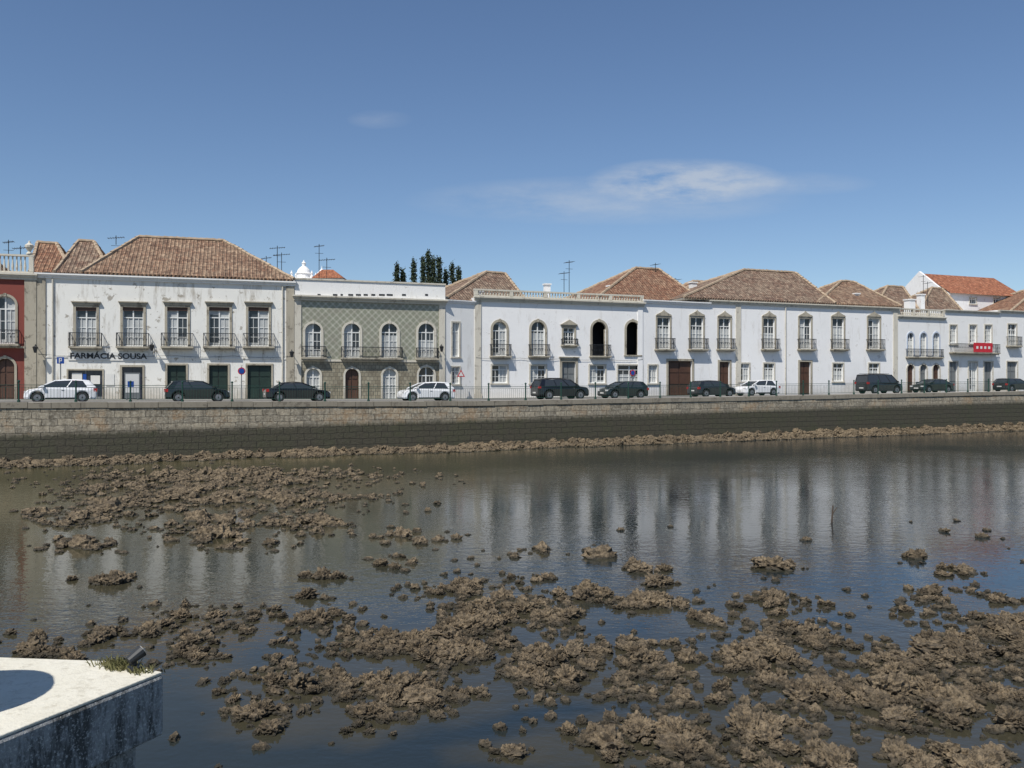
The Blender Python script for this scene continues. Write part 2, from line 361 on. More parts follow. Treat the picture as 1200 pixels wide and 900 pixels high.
        for (a,b,c,d,arch) in s.holes:
            r=(b-a)/2; zt=d-r if arch else d; rv=-.28
            w.poly([(a,0,c),(a,rv,c),(a,rv,zt),(a,0,zt)]); w.poly([(b,0,c),(b,rv,c),(b,rv,zt),(b,0,zt)])
            w.poly([(a,0,c),(b,0,c),(b,rv,c),(a,rv,c)])
            if not arch: w.poly([(a,0,d),(b,0,d),(b,rv,d),(a,rv,d)])
            else:
                uc=(a+b)/2; n=8; m=lower if (split and d<split) else s.wall; ww=s.g('front_wall',m)
                for sg,cx in ((-1,a),(1,b)):
                    for k in range(n):
                        t0,t1=math.pi/2*k/n,math.pi/2*(k+1)/n
                        p0=(uc+sg*r*math.cos(t0),0,zt+r*math.sin(t0)); p1=(uc+sg*r*math.cos(t1),0,zt+r*math.sin(t1))
                        ww.poly([(cx,0,d),p0,p1],[(cx,d),(p0[0],p0[2]),(p1[0],p1[2])])
        o=s.g('side_walls',s.wall); z0=s.z0-.6
        o.poly([(0,0,z0),(0,-s.depth,z0),(0,-s.depth,s.zt),(0,0,s.zt)]); o.poly([(s.W,0,z0),(s.W,-s.depth,z0),(s.W,-s.depth,s.zt),(s.W,0,s.zt)])
        o.poly([(0,-s.depth,z0),(s.W,-s.depth,z0),(s.W,-s.depth,s.zt),(0,-s.depth,s.zt)])
        o.poly([(0,0,s.zt-.3),(s.W,0,s.zt-.3),(s.W,-s.depth,s.zt-.3),(0,-s.depth,s.zt-.3)])
    def cornice(s,z,h=.3,out=.25,mat='stone_w',ends=.1):
        t=s.g('cornice',mat); t.box(-ends*.3,s.W+ends*.3,-.02,out*.4,z-h,z-h*.6); t.box(-ends*.6,s.W+ends*.6,-.02,out*.7,z-h*.6,z-h*.3); t.box(-ends,s.W+ends,-.02,out,z-h*.3,z)
    def pilaster(s,px,w=.55,mat='stone',top=None,out=.08):
        u=s.u(px); t=s.g('pilasters',mat); t.box(u-w/2,u+w/2,-.02,out,s.z0-.5,(top or s.zt)-.35); t.box(u-w/2-.05,u+w/2+.05,-.02,out+.04,s.z0-.45,s.z0+.5)
    def band(s,z,h=.12,mat='stone'):
        s.g('string_course',mat).box(0.02,s.W-.02,-.02,.05,z,z+h)
    def hip(s,uL,uR,vf,vb,ze,zr,ra,rb,mat='roof',oh=.4):
        uL-=oh;uR+=oh;vf+=oh;vb-=oh; vm=(vf+vb)/2
        A,B,C,D=(uL,vf,ze),(uR,vf,ze),(uR,vb,ze),(uL,vb,ze); R0,R1=(ra,vm,zr),(rb,vm,zr)
        p=s.g('roof',mat); rise=zr-ze; sl=math.hypot(vf-vm,rise)
        def grid(P,Q,R,S,um,nu,nv,lens):
            P,Q,R,S=map(Vector,(P,Q,R,S)); nrm=(Q-P).cross(S-P)
            if nrm.length<1e-6: nrm=(Q-P).cross(R-P)
            nrm.normalize(); nrm=nrm if nrm.z>0 else -nrm
            def pt(i,j):
                a=P.lerp(Q,i/nu); b=S.lerp(R,i/nu); q=a.lerp(b,j/nv)
                k=noise.noise(q*0.5)*0.12*(1 if 0<j<nv else 0.5)
                return q+nrm*k
            def uvc(q): return (q.x,(q.z-ze)/max(rise,.1)*lens) if um=='x' else (q.y,(q.z-ze)/max(rise,.1)*lens)
            for i in range(nu):
                for j in range(nv):
                    qs=[pt(i,j),pt(i+1,j),pt(i+1,j+1),pt(i,j+1)]
                    p.poly(qs,[uvc(q) for q in qs])
        grid(A,B,R1,R0,'x',max(4,int((uR-uL))),5,sl); grid(C,D,R0,R1,'x',6,3,sl)
        grid(B,C,R1,R1,'y',8,5,math.hypot(uR-rb,rise)); grid(D,A,R0,R0,'y',8,5,math.hypot(ra-uL,rise))
        e=s.g('roof',mat); k=s.g('ridge_caps','ridge')
        e.box(uL+.03,uR-.03,vf-.10,vf-.02,ze-.12,ze-.01)
        x=uL+.08
        while x<uR-.05:
            e.tube((x,vf-.3,ze+.06),(x,vf+.03,ze-.04),.085,6); x+=.28
        s.g('soffit','stone_w').box(uL+.12,uR-.12,vb+.1,vf-.12,ze-.14,ze-.02)
        for a,b in ((A,R0),(B,R1),(C,R1),(D,R0),(R0,R1)):
            a,b=Vector(a),Vector(b); n=max(2,int((b-a).length/.45))
            for i in range(n):
                q0=a.lerp(b,i/n)+Vector((0,0,.02+.06*random.random())); q1=a.lerp(b,(i+1)/n)+Vector((0,0,.02+.05*random.random())); k.tube(q0,q1,.15,6,.12)
    def hip_px(s,eL,eR,ra,rb,yr,vf,vb,ze=None,mat='roof'):
        vm=(vf+vb)/2; ze=s.zt if ze is None else ze
        s.hip(s.u(eL,vf),s.u(eR,vf),vf,vb,ze,s.z((ra+rb)/2,yr,vm),s.u(ra,vm),s.u(rb,vm),mat)
    def chimney(s,px,py0,w=.7,v=-4,mat='white'):
        u=s.u(px,v); z1=s.z(px,py0,v); c=s.g('chimney',mat); c.box(u-w/2,u+w/2,v-w/2,v+w/2,s.zt-.5,z1); c.box(u-w/2-.08,u+w/2+.08,v-w/2-.08,v+w/2+.08,z1,z1+.12)
    def antenna(s,px,py,v=-4,base=None):
        u=s.u(px,v); z=s.z(px,py,v); a=s.g('tv_antenna','iron'); a.tube((u,v,base or s.zt),(u,v,z),.03,5)
        k0=random.uniform(.35,.7)
        a.tube((u-k0,v,z-.25),(u+k0,v,z-.1),.022,5)
        for k in range(7): q=u-k0*.9+k*k0*.3; a.tube((q,v-.4,z-.24+.02*k),(q,v+.4,z-.24+.02*k),.015,4)
        a.tube((u-.35,v,z-.8),(u+.35,v,z-.8),.02,4); 
    def balustrade(s,ua,ub,z0,z1,v=-.1,mat='stone_w',ped=3.2):
        t=s.g('balustrade',mat); t.box(ua,ub,v-.12,v+.12,z0,z0+.14); t.box(ua-.03,ub+.03,v-.15,v+.15,z1-.13,z1)
        n=max(1,round((ub-ua)/ped))
        for k in range(n+1):
            x=ua+.15+(ub-ua-.3)*k/n; t.box(x-.15,x+.15,v-.14,v+.14,z0+.14,z1-.13)
        x=ua+.4
        while x<ub-.35:
            t.lathe((x,v,z0+.14),[(.05,0),(.085,(z1-z0-.27)*.3),(.04,(z1-z0-.27)*.75),(.06,z1-z0-.27)],6); x+=.26
    def wall_lamp(s,px,py,side=1):
        u,z=s.u(px),s.z(px,py); a=s.g('wall_lamp','iron'); a.tube((u,0,z-.2),(u,.7,z),.025,5); a.tube((u,.7,z),(u,.7,z-.12),.02,5); a.lathe((u,.7,z-.6),[(.05,0),(.09,.03),(.17,.36),(.2,.4),(.06,.5),(0,.52)],6)
    def cable(s,z,sag=.12,n=None):
        c=s.g('facade_cable','iron'); n=n or max(2,int(s.W/4))
        for k in range(n):
            a,b=.1+(s.W-.2)*k/n,.1+(s.W-.2)*(k+1)/n
            for j in range(5):
                f0,f1=j/5,(j+1)/5; c.tube((a+(b-a)*f0,.09,z-sag*4*f0*(1-f0)),(a+(b-a)*f1,.09,z-sag*4*f1*(1-f1)),.013,4)

# ------------------------------------------------------------ buildings
def text_on(b,txt,px0,px1,py,size,mat,v=.07):
    cu=bpy.data.curves.new('lettering','FONT'); cu.body=txt; cu.size=size; cu.extrude=.01; cu.offset=.015; cu.align_x='CENTER'; cu.align_y='CENTER'
    o=bpy.data.objects.new('lettering',cu); cu.materials.append(M[mat])
    u=(b.u(px0)+b.u(px1))/2; z=b.z((px0+px1)/2,py)
    R=Matrix(((b.D.x,0,b.n.x,0),(b.D.y,0,b.n.y,0),(0,1,0,0),(0,0,0,1)))
    p=b.P+b.D*u+b.n*v; o.matrix_world=Matrix.Translation((p.x,p.y,z))@R
    return o,abs(b.u(px1)-b.u(px0))
# A red
b=Bld('red_townhouse',-130,43,318,'red')
for cx in (6,-45,-95): b.opening(cx,12,347,403,'mixed',True,.16,bal=.3); b.opening(cx,11,420,470,'door',True,.16,door='brown')
b.walls(); b.cornice(b.zt,.45,.35); b.pilaster(36,.75,'stone',out=.12); b.pilaster(-125,.6)
b.band(b.z(10,408),.15); b.balustrade(0,b.W-.2,b.zt,b.z(20,298))
t=b.g('urn','stone_w'); t.lathe((b.u(34),-.1,b.z(34,298)),[(.2,0),(.2,.1),(.08,.2),(.28,.5),(.3,.65),(.1,.8),(.05,.95),(0,1)],10)
b.antenna(10,281,-6); b.antenna(24,288,-4); b.hip_px(-110,-5,-70,-30,290,-1.2,-10); b.done()
# B pharmacy
b=Bld('white_townhouse',43,345,325,'white_old')
for cx in (101,156,208,257,303): b.opening(cx,12,360,406,'mixed',False,.17,bal=.42,hood='flat')
for cx in (101,156,208,257,303): b.g('roller_blind_box','brown').box(b.u(cx-12),b.u(cx+12),-.13,-.05,b.z(cx,364),b.z(cx,360))
b.opening(100,20,434,470,'shop',sur=.1); b.opening(155,12,430,470,'door',door='dark_shop'); 
b.opening(207,11,428,470,'door',door='dgreen'); b.opening(256,11,428,470,'door',door='dgreen'); b.opening(304,14,428,470,'door',door='dgreen')
b.walls(); b.cornice(b.zt,.35,.3,'white'); b.pilaster(48,.6); b.pilaster(340,.6); b.band(b.z(180,420),.1,'white_old')
ze=b.zt+.14
b.hip_px(103,338,163,262,280,-.1,-10.5,ze); b.hip_px(72,124,92,110,283,-1,-10,ze+.01,'roof_b'); b.hip_px(44,80,44,66,285,-1.5,-9,ze+.02,'roof_r')
sg=b.g('pharmacy_sign','whitep'); sg.box(b.u(80),b.u(174),.03,.06,b.z(120,422.5),b.z(120,412.5))
p=b.g('posters','redp'); p.box(b.u(84),b.u(93),-.088,-.08,b.z(90,452),b.z(90,446)); p.box(b.u(104),b.u(112),-.088,-.08,b.z(110,462),b.z(110,454))
p=b.g('posters','bluep'); p.box(b.u(97),b.u(101),-.088,-.08,b.z(90,458),b.z(90,438)); p=b.g('posters','whitep'); p.box(b.u(124),b.u(134),.02,.04,b.z(130,452),b.z(130,438)); p.box(b.u(84),b.u(96),-.089,-.082,b.z(90,445),b.z(90,437)); p.box(b.u(106),b.u(117),-.088,-.08,b.z(110,450),b.z(110,440))
b.wall_lamp(44,404); b.wall_lamp(179,402); b.antenna(325,288,-3); b.antenna(312,300,-6); b.antenna(136,276,-5,b.zt+3); b.antenna(330,296,-7); b.cable(b.z(180,416))
p=b.g('downpipe','stone_w'); p.tube((b.u(331),.1,b.z0),(b.u(331),.1,b.zt-.3),.05,6); p.tube((b.u(62),.1,b.z0),(b.u(62),.1,b.zt-.3),.05,6)
e=b.done(); o,w=text_on(b,'FARMÁCIA SOUSA',82,172,417.5,.56,'iron'); link(o,e); bpy.context.view_layer.update(); o.scale=(w/max(o.dimensions.x,.1),1,1)
# C tiled
b=Bld('tiled_townhouse',345,522,329,'azulejo')
for cx in (367,412.5,456.5,499.5): b.opening(cx,9.5,379,419,'mixed',True,.17,'stone_w')
b.opening(367,8,432,470,'curtain',True,.15,'stone_w'); b.opening(412.5,8,432,470,'door',True,.15,'stone_w',door='brown'); b.opening(456.5,8,432,470,'curtain',True,.15,'stone_w'); b.opening(499.5,9,430,470,'win',True,.15,'stone_w')
zt=b.zt; b.zt=b.z(430,350); b.walls(split=b.z(430,424),lower='btile'); b.zt=zt
zc=b.z(430,350)
b.g('parapet','white').box(0.02,b.W-.02,-.3,.02,zc,zt-.12); b.g('parapet','stone_w').box(-.02,b.W+.02,-.35,.10,zt-.12,zt)
b.cornice(zc+.1,.4,.4,'stone_w',.15)
for px,w in ((349,.5),(518,.5)): b.pilaster(px,w,'stone_w',zc+.3)
b.band(b.z(430,424),.16,'stone_w'); z=b.z(412,419)
b.balcony(b.u(353),b.u(382),z,.45,.85); b.balcony(b.u(399),b.u(471),z,.45,.85); b.balcony(b.u(487),b.u(513),z,.45,.85)
or_=b.g('parapet_ornament','iron')
for px in list(range(372,500,9)): 
    if random.random()<.7: or_.box(b.u(px),b.u(px)+random.uniform(.15,.5),.02,.04,b.z(px,346.5),b.z(px,344.5))
b.wall_lamp(341,410); b.wall_lamp(515,404); b.antenna(374,286,-7,base=zt-.3); b.antenna(383,302,-5,base=zt-.3); b.g('roof_deck','pave').box(.3,b.W-.3,-11,-.35,zc,zc+.15)
b.done()
# D + E
b=Bld('white_townhouse',522,556,352,'white')
b.opening(534,4,378,418,'curtain',False,.12,'stone_w'); b.opening(534,4.5,430,450,'mixed',False,.1,'stone_w')
b.walls(); b.cornice(b.zt,.25,.2,'white2'); b.hip_px(524,612,570,592,320,-1.0,-10,b.zt+.1,'roof_b'); b.chimney(561,342,.5,-1.5); b.done()
b=Bld('arcaded_townhouse',556,754,352,'white2')
for cx in (585.5,630.5): b.opening(cx,8,377,417,'mixed',True,.2,'stone',bal=.3)
b.opening(666.5,6.5,384,404,'win',False,.14,'stone',hood='ped')
b.opening(702,8,377,417,'void',True,.2,'stone',bal=.3); b.opening(741.5,7.5,377,416,'void',True,.2,'stone')
for cx,hw in ((585.5,9),(630.5,9),(700,9),(738,14)): b.opening(cx,hw,428,449,'mixed',False,.12,'stone_w',rows=2)
b.opening(666.5,8,424,470,'door',False,.2,'stone',door='grey',hood='flat'); 
b.walls(); b.cornice(b.zt+.08,.4,.35,'stone_w'); b.balustrade(0,b.W,b.zt+.08,b.z(650,342),-.1,'stone_w',3.4)
b.pilaster(560,.55,'stone_w'); b.pilaster(750,.5,'white2'); b.balcony(b.u(657),b.u(676),b.z(666,404),.4,.5); b.cable(b.z(650,420))
b.antenna(667,305,-4); b.antenna(661,318,-7); b.chimney(641,334,.5,-5,'white'); b.chimney(716,336,.6,-5); b.done()
# F
b=Bld('white_townhouse',754,831,353,'white2')
for cx in (777.5,816.5): b.opening(cx,7.5,372,409,'mixed',False,.15,'stone',bal=.3,hood='curl')
b.opening(797,14,423,470,'door',False,.2,'stone',door='brown'); b.opening(765,5,428,449,'curtain',False,.12,'stone_w',rows=2)
b.walls(); b.cornice(b.zt,.3,.25,'white2'); b.hip_px(700,822,745,772,315,-2.5,-12.5,b.zt+.12,'roof_r'); b.chimney(812,332,.6,-6); b.antenna(792,326,-8); b.antenna(768,308,-7); b.done()
# G
b=Bld('white_manor_house',831,1052,356,'white2',depth=13)
for cx in (849,901,943.5,982,1024): b.opening(cx,6.8,373,409,'mixed',False,.16,'stone',bal=.28,hood='curl')
b.opening(849,6,424,470,'door',False,.18,'stone',door='brown'); b.opening(943.5,6.5,424,470,'door',False,.18,'stone',door='brown')
for cx in (872,901,982,1024): b.opening(cx,6,426,447,'mixed',False,.12,'stone_w',rows=2)
b.walls(); b.cornice(b.zt,.35,.3,'stone_w'); b.pilaster(865,.55,'stone_w'); b.pilaster(1049,.55,'stone_w')
ze=b.zt+.14
b.hip_px(803,972,872,932,318,-.1,-11,ze,'roof_b'); b.hip_px(958,1050,986,1000,330,-.3,-9,ze+.01,'roof'); b.chimney(1003,345,.5,-2)
b.hip_px(800,840,812,826,330,-6,-14,ze+.6,'roof_r')
p=b.g('downpipe','stone_w'); p.tube((b.u(920),.1,b.z0),(b.u(920),.1,b.zt-.3),.05,6); b.done()
# H
b=Bld('white_townhouse',1052,1107,371,'white')
for cx in (1067,1082,1097): b.opening(cx,3.6,390,418,'mixed',True,.12,'blue'); b.opening(cx,4,427,470,'door',True,.12,'stone_w',door='brown' if cx!=1082 else 'grey')
b.walls(); b.cornice(b.zt,.3,.25,'stone_w'); b.balustrade(0,b.W,b.zt,b.z(1080,362),-.1,'stone_w',2.5); b.balcony(b.u(1061),b.u(1103),b.z(1080,418),.4,.8)
b.hip_px(1022,1074,1040,1058,336,-4,-13,b.zt+.6,'roof_b'); b.hip_px(1074,1128,1092,1104,338,-5,-13,b.zt+.6,'roof_b'); b.antenna(1082,322,-8); b.antenna(1087,330,-6); b.chimney(1066,352,.8,-3); b.chimney(1079,346,.6,-5); b.done()
# I
b=Bld('white_townhouse',1107,1170,364,'white')
for cx in (1117,1140,1158): b.opening(cx,4,381,403,'mixed',False,.12,'stone_w'); b.opening(cx,5,424,470,'door' if cx!=1140 else 'mixed',False,.12,'stone_w',door='grey')
b.walls(); b.cornice(b.zt,.3,.25,'stone_w'); b.balcony(b.u(1112),b.u(1166),b.z(1140,413),.7,.9)
p=b.g('banner','redp'); p.box(b.u(1134),b.u(1156),.72,.74,b.z(1140,413),b.z(1140,402))
p=b.g('banner_text','whitep')
for k in range(4): p.box(b.u(1137+k*4.6),b.u(1139.4+k*4.6),.745,.75,b.z(1140,409),b.z(1140,406))
e=b.done()
# J far house with orange roof, behind
b=Bld('white_gabled_house',1112,1196,345,'white2',setback=9,depth=8)
b.opening(1140,4,349,356,'win',False,.08,'stone_w',rows=1); b.opening(1168,4,349,356,'win',False,.08,'stone_w',rows=1)
b.walls(); 
zr=b.z(1150,325,-4); p=b.g('roof','roof_o'); W=b.W; 
A=[(-.1,.4,b.zt-.1),(W+.3,.4,b.zt-.1),(W+.3,-4,zr),(-.1,-4,zr)]; p.poly(A,[(0,0),(W,0),(W,5),(0,5)])
A=[(-.1,-8.4,b.zt-.1),(W+.3,-8.4,b.zt-.1),(W+.3,-4,zr),(-.1,-4,zr)]; p.poly(A,[(0,0),(W,0),(W,5),(0,5)])
w=b.g('gable_wall','white2'); w.poly([(0,0,b.zt),(0,-8,b.zt),(0,-4,zr+.0)]); w.poly([(W,0,b.zt),(W,-8,b.zt),(W,-4,zr)])
w.box(-.45,-.1,-8.2,.2,b.z0,b.zt-.4)
g=[(.3,b.zt-.3),(-4,zr+.25),(-8.3,b.zt-.3)]
for x in (-.45,-.12): w.poly([(x,q[0],q[1]) for q in g])
w.poly([(-.45,.3,b.zt-.3),(-.12,.3,b.zt-.3),(-.12,-4,zr+.25),(-.45,-4,zr+.25)]); w.poly([(-.45,-8.3,b.zt-.3),(-.12,-8.3,b.zt-.3),(-.12,-4,zr+.25),(-.45,-4,zr+.25)])
b.done()
b=Bld('white_townhouse',1170,1290,366,'white')
for cx in (1186,1212,1240,1268): b.opening(cx,5,380,405,'mixed',False,.12,'stone_w',bal=.3); b.opening(cx,6,424,470,'door' if cx!=1240 else 'mixed',False,.12,'stone_w',door='grey')
b.walls(); b.cornice(b.zt,.3,.3,'stone_w'); b.hip_px(1181,1288,1222,1250,334,-3.5,-12,b.zt+.1,'roof_r'); b.done()
b=Bld('white_townhouse',1290,1460,368,'white')
for cx in (1315,1350,1385,1420): b.opening(cx,6,384,408,'mixed',False,.12,'stone_w',bal=.3); b.opening(cx,6,428,470,'door',False,.12,'stone_w',door='dgreen')
b.walls(); b.cornice(b.zt,.3,.3,'stone_w'); b.hip_px(1295,1455,1340,1400,338,-.3,-10,b.zt+.1); b.done()
b=Bld('white_townhouse',-420,-130,322,'white_old')
for cx in range(-390,-140,55): b.opening(cx,14,352,402,'mixed',False,.17,bal=.3); b.opening(cx,13,425,470,'door',door='dgreen')
b.walls(); b.cornice(b.zt,.35,.3); b.hip_px(-410,-140,-330,-220,278,-.2,-11,b.zt+.14); b.done()

# church on the hill behind
g=Group('church'); d=170.0
def bk(px,py,d): return ((px-600)/F*d,d,HC-(py-HY)/F*d)
cx,cy,cz=bk(356,325,d)
w=g.g('tower','white2'); w.box(cx-2.0,cx+2.0,cy-1.8,cy+1.8,3,cz-.6); w.box(cx-2.3,cx+2.3,cy-2.1,cy+2.1,cz-.6,cz-.3)
w.lathe((cx,cy,cz-.3),[(1.4,0),(1.4,.9),(1.6,1.0),(1.4,1.15),(1.15,1.8),(.7,2.3),(.35,2.5),(.35,3.0),(.45,3.1),(.2,3.4),(0,3.8)],16)
for sx_ in(-1,1):
    for sy_ in(-1,1): w.lathe((cx+sx_*2.0,cy+sy_*1.7,cz-.3),[(.3,0),(.3,.4),(.15,.6),(.25,.9),(0,1.5)],8)
w.lathe((cx+3.6,cy,cz-1.2),[(.9,0),(.9,1.6),(1.1,1.7),(.8,2.2),(.3,2.7),(.12,2.9),(0,3.6)],12); w.box(cx-2,cx+9,cy-6,cy-2.2,3,cz-.9)
v=g.g('belfry_openings','void')
for q in (-.9,.9): v.box(cx+q-.3,cx+q+.3,cy-1.86,cy-1.8,cz-2.2,cz-.9)
p=g.g('roof','roof_o'); x0,x1=cx+3.0,cx+9.2; zb=cz-.9; A=[(x0,cy-6.3,zb),(x1,cy-6.3,zb),(x1,cy-1.8,zb),(x0,cy-1.8,zb)]; T=[(x0+1.5,cy-4,zb+1.9),(x1-2.5,cy-4,zb+1.9)]
p.poly([A[0],A[1],T[1],T[0]]); p.poly([A[1],A[2],T[1]]); p.poly([A[3],A[2],T[1],T[0]]); p.poly([A[0],A[3],T[0]])
g.done()

# cypresses
m,nt,bs=newmat('dark_conifer_foliage'); geo=N(nt,'ShaderNodeNewGeometry'); 
c=mix(nt,noi(nt,geo.outputs['Position'],.9,3),(0.012,0.024,0.010),(0.045,0.065,0.025)); L(nt,c,bs.inputs['Base Color']); bs.inputs['Roughness'].default_value=.8; M['conifer']=m
M['bark']=plain('bark',(0.07,0.05,0.035),.9,.3)
rng=np.random.default_rng(5)
def conifer(px,ytop,w_px,d):
    x,y,z=bk(px,ytop,d); base=3.4; w=w_px/F*d/2; g=Group('cypress_tree'); H=z-base
    g.g('trunk','bark').tube((x,y,base),(x,y,z-.6),.3,8,.05)
    lf=g.g('foliage','conifer'); lb=g.g('limbs','bark')
    n=44
    for i in range(n):
        f=.35+.65*i/n; hz=base+H*f; rad=w*min(1.0,(1.03-f)*3.2)*rng.uniform(.3,1.2)+.06; a=rng.uniform(0,6.28)
        tip=Vector((x+rad*math.cos(a),y+rad*math.sin(a),hz+rad*.9)); lb.tube((x,y,hz-.3),tip,.05,4,.02)
        for k in range(60):
            q=Vector((x,y,hz)).lerp(tip,rng.uniform(.1,1.1))+Vector(rng.normal(0,.17,3)*np.array([1,1,1.9]))
            s=rng.uniform(.09,.2); a1=Vector(rng.normal(0,1,3)).normalized(); b1=a1.orthogonal().normalized()
            lf.poly([q-a1*s,q+b1*s*.6,q+a1*s,q-b1*s*.6])
    g.done()
for px,yt,w,d in ((465,311,9,118),(472,317,8,119),(485,306,12,124),(496,302,9,121),(502,296,9,120),(508,303,9,120),(515,303,10,117),(522,318,8,119),(530,310,9,122),(537,315,9,120)): conifer(px,yt,w,d)

# ------------------------------------------------------------ quay wall, street, railing
SV=[-70+2.0*i for i in range(0,136)]
def strip(name,mat,cols,S=SV,uvs=True):
    p=Part()
    for s0,s1 in zip(S[:-1],S[1:]):
        acc=0
        for c0,c1 in zip(cols[:-1],cols[1:]):
            a,b=c0(s0),c1(s0); a2,b2=c0(s1),c1(s1); ln=math.hypot(b[0]-a[0],b[1]-a[1])
            p.poly([wall_pt(s0,*a),wall_pt(s1,*a2),wall_pt(s1,*b2),wall_pt(s0,*b)],[(s0,acc),(s1,acc),(s1,acc+ln),(s0,acc+ln)]); acc+=ln
    return p
def sx2(s): return (W0+WD*s).x
ZT=lambda s: zs(sx2(s))
e=empty('quay_wall')
strip('','',[lambda s:(-.32,-1.0),lambda s:(0,ZT(s)-.2)]).obj('wall_face',M['quay'],e)
cp=Part(); s=-70.0
while s<198:
    ln=random.uniform(1.1,1.7); a_,b_=s+.012,s+ln-.012; o_=random.uniform(-.09,-.05); dz=random.uniform(-.012,.012)
    q=[wall_pt(a_,o_,ZT(a_)-.2+dz),wall_pt(b_,o_,ZT(b_)-.2+dz),wall_pt(b_,.5,ZT(b_)-.2+dz),wall_pt(a_,.5,ZT(a_)-.2+dz)]; t_=[p+Vector((0,0,.33)) for p in q]
    cp.poly([q[0],q[1],t_[1],t_[0]],[(a_,0),(b_,0),(b_,.3),(a_,.3)]); cp.poly(t_); cp.poly([q[2],q[3],t_[3],t_[2]]); cp.poly([q[1],q[2],t_[2],t_[1]]); cp.poly([q[3],q[0],t_[0],t_[3]]); cp.poly(q)
    s+=ln
cp.obj('coping_stones',M['stone'],e)
def flat(name,mat,t0,t1,dz,kerb=False):
    cols=[lambda s:(t0,ZT(s)+dz),lambda s:(t1,ZT(s)+dz)]
    if kerb: cols=[lambda s:(t0,ZT(s)-.05)]+cols+[lambda s:(t1,ZT(s)-.05)]
    strip('','',cols).obj(name,M[mat])
flat('pavement','pave',.505,3.0,.10,True); flat('street','asphalt',3.0,9.6,0.0); flat('pavement','pave',9.6,24,.11,True)
p=Part()
for s in SV[::3]: 
    s1=s+3; p.poly([wall_pt(s,6.2,ZT(s)+.006),wall_pt(s1,6.2,ZT(s1)+.006),wall_pt(s1,6.32,ZT(s1)+.006),wall_pt(s,6.32,ZT(s)+.006)])
p.obj('road_markings',M['whitep'])
p=Part(); Sg=[-3000,-600,-200]+SV[10::10]+[400,1000,3000]
for s0,s1 in zip(Sg[:-1],Sg[1:]):
    for t0,t1 in ((.3,30),(30,300),(300,4000)):
        p.poly([wall_pt(s0,t0,ZT(s0)-.06),wall_pt(s1,t0,ZT(s1)-.06),wall_pt(s1,t1,ZT(s1)-.06),wall_pt(s0,t1,ZT(s0)-.06)])
p.obj('ground',M['earth'])
# railing
g=Group('quay_railing'); r=g.g('rails','green'); ps=g.g('posts','green'); sp_=2.9
s=-60.0
while s<190:
    q=lambda s_,dz,t=.18: wall_pt(s_,t,ZT(s_)+.14+dz)
    ps.tube(q(s,0),q(s,1.12),.05,8); ps.tube(q(s,0),q(s,.12),.09,8)
    c=q(s,1.12); ps.lathe(c,[(.03,0),(.075,.04),(.075,.1),(0,.16)],8)
    for hz in (.16,.98): r.tube(q(s,hz),q(s+sp_,hz),.02,4)
    r.tube(q(s,.85),q(s+sp_,.85),.014,4)
    for k in range(1,18):
        ss=s+sp_*k/18; r.tube(q(ss,.16),q(ss,.85),.009,4)
    s+=sp_
g.done()

# ------------------------------------------------------------ water + shoals
def gp(px,py): d=F*HC/(py-HY); return ((px-600)/F*d,d)
SH=[]
def shoal(x0,x1,y0,y1,dens,rmin,rmax,open_=0.0):
    (ax,ay),(bx,by)=gp((x0+x1)/2,y1),gp((x0+x1)/2,y0); cy=(ay+by)/2; hy=max((by-ay)/2,.12)
    cx=((x0+x1)/2-600)/F*cy; hx=(x1-x0)/2/F*cy; sl=(((x0+x1)/2-600)/F)
    SH.append((cx,cy,hx,hy,sl,dens,rmin,rmax,open_))
far=dict(dens=9,rmin=.09,rmax=.32)
for a in [(100,430,549,573),(90,300,566,590),(120,420,575,600),(60,200,590,612),(190,330,600,622),(190,320,620,645),(45,130,602,618),(45,135,632,648),(85,155,674,689),(325,400,605,622),(330,385,623,629),(440,530,624,638),(440,482,653,666),(400,445,580,586),(600,650,644,654),(560,590,652,656),
          (735,782,662,672),(1060,1082,648,654),(1095,1140,664,676),(880,940,661,667),(755,800,680,690),(30,50,598,606),(350,400,672,680),(690,715,650,655)]:
    shoal(*a,**far)
for a in [(490,620,683,715),(520,640,700,745),(650,720,690,706),(600,650,672,680),(720,800,698,718),(860,940,692,730),(1065,1125,688,706),(1020,1090,712,735),(950,1010,700,716),(280,460,712,735),(330,380,696,704),(100,180,735,765),(170,275,712,745),(200,262,742,782),(0,70,745,772),(60,110,762,775),(800,880,715,745),(620,700,715,740),(250,330,730,748),(1150,1200,700,716),(900,960,735,755)]:
    shoal(*a,dens=26,rmin=.045,rmax=.21,open_=.04)
for a in [(380,620,738,790),(540,760,745,800),(260,420,785,825),(360,600,785,830),(700,850,755,790),(820,1000,745,800),(960,1200,735,800),(880,1200,790,840),(780,1000,830,900),(960,1280,800,880),(640,850,845,905),(850,1280,850,960),(276,336,828,862),(380,450,824,862),(1130,1230,730,770),(570,610,874,888),(520,590,720,745),(420,520,745,775),(1080,1350,700,800),(450,560,800,840),(600,760,790,815),(740,880,790,830)]:
    shoal(*a,dens=40,rmin=.035,rmax=.20,open_=.10)
def shoal_val(x,y):
    v=0
    for (cx,cy,hx,hy,sl,*_) in SH:
        dy=(y-cy); dx=x-cx-sl*dy
        r=(dx/(hx+.3))**2+(dy/(hy+.3))**2
        if r<4: v=max(v,1-r/2.2)
    return max(0,v)
xs=sorted(set([-3000,-1000,-300,-100,-60]+list(np.arange(-45,60,.6))+[75,100,150,300,1000,3000])); ys=sorted(set([-2000,-500,-100,-30,-10,0,4]+list(np.arange(7,30,.4))+list(np.arange(30,110,1.2))+[150,400,3000]))
vs=[(float(x),float(y),0.0) for y in ys for x in xs]; nx=len(xs)
fs=[(j*nx+i,j*nx+i+1,(j+1)*nx+i+1,(j+1)*nx+i) for j in range(len(ys)-1) for i in range(nx-1)]
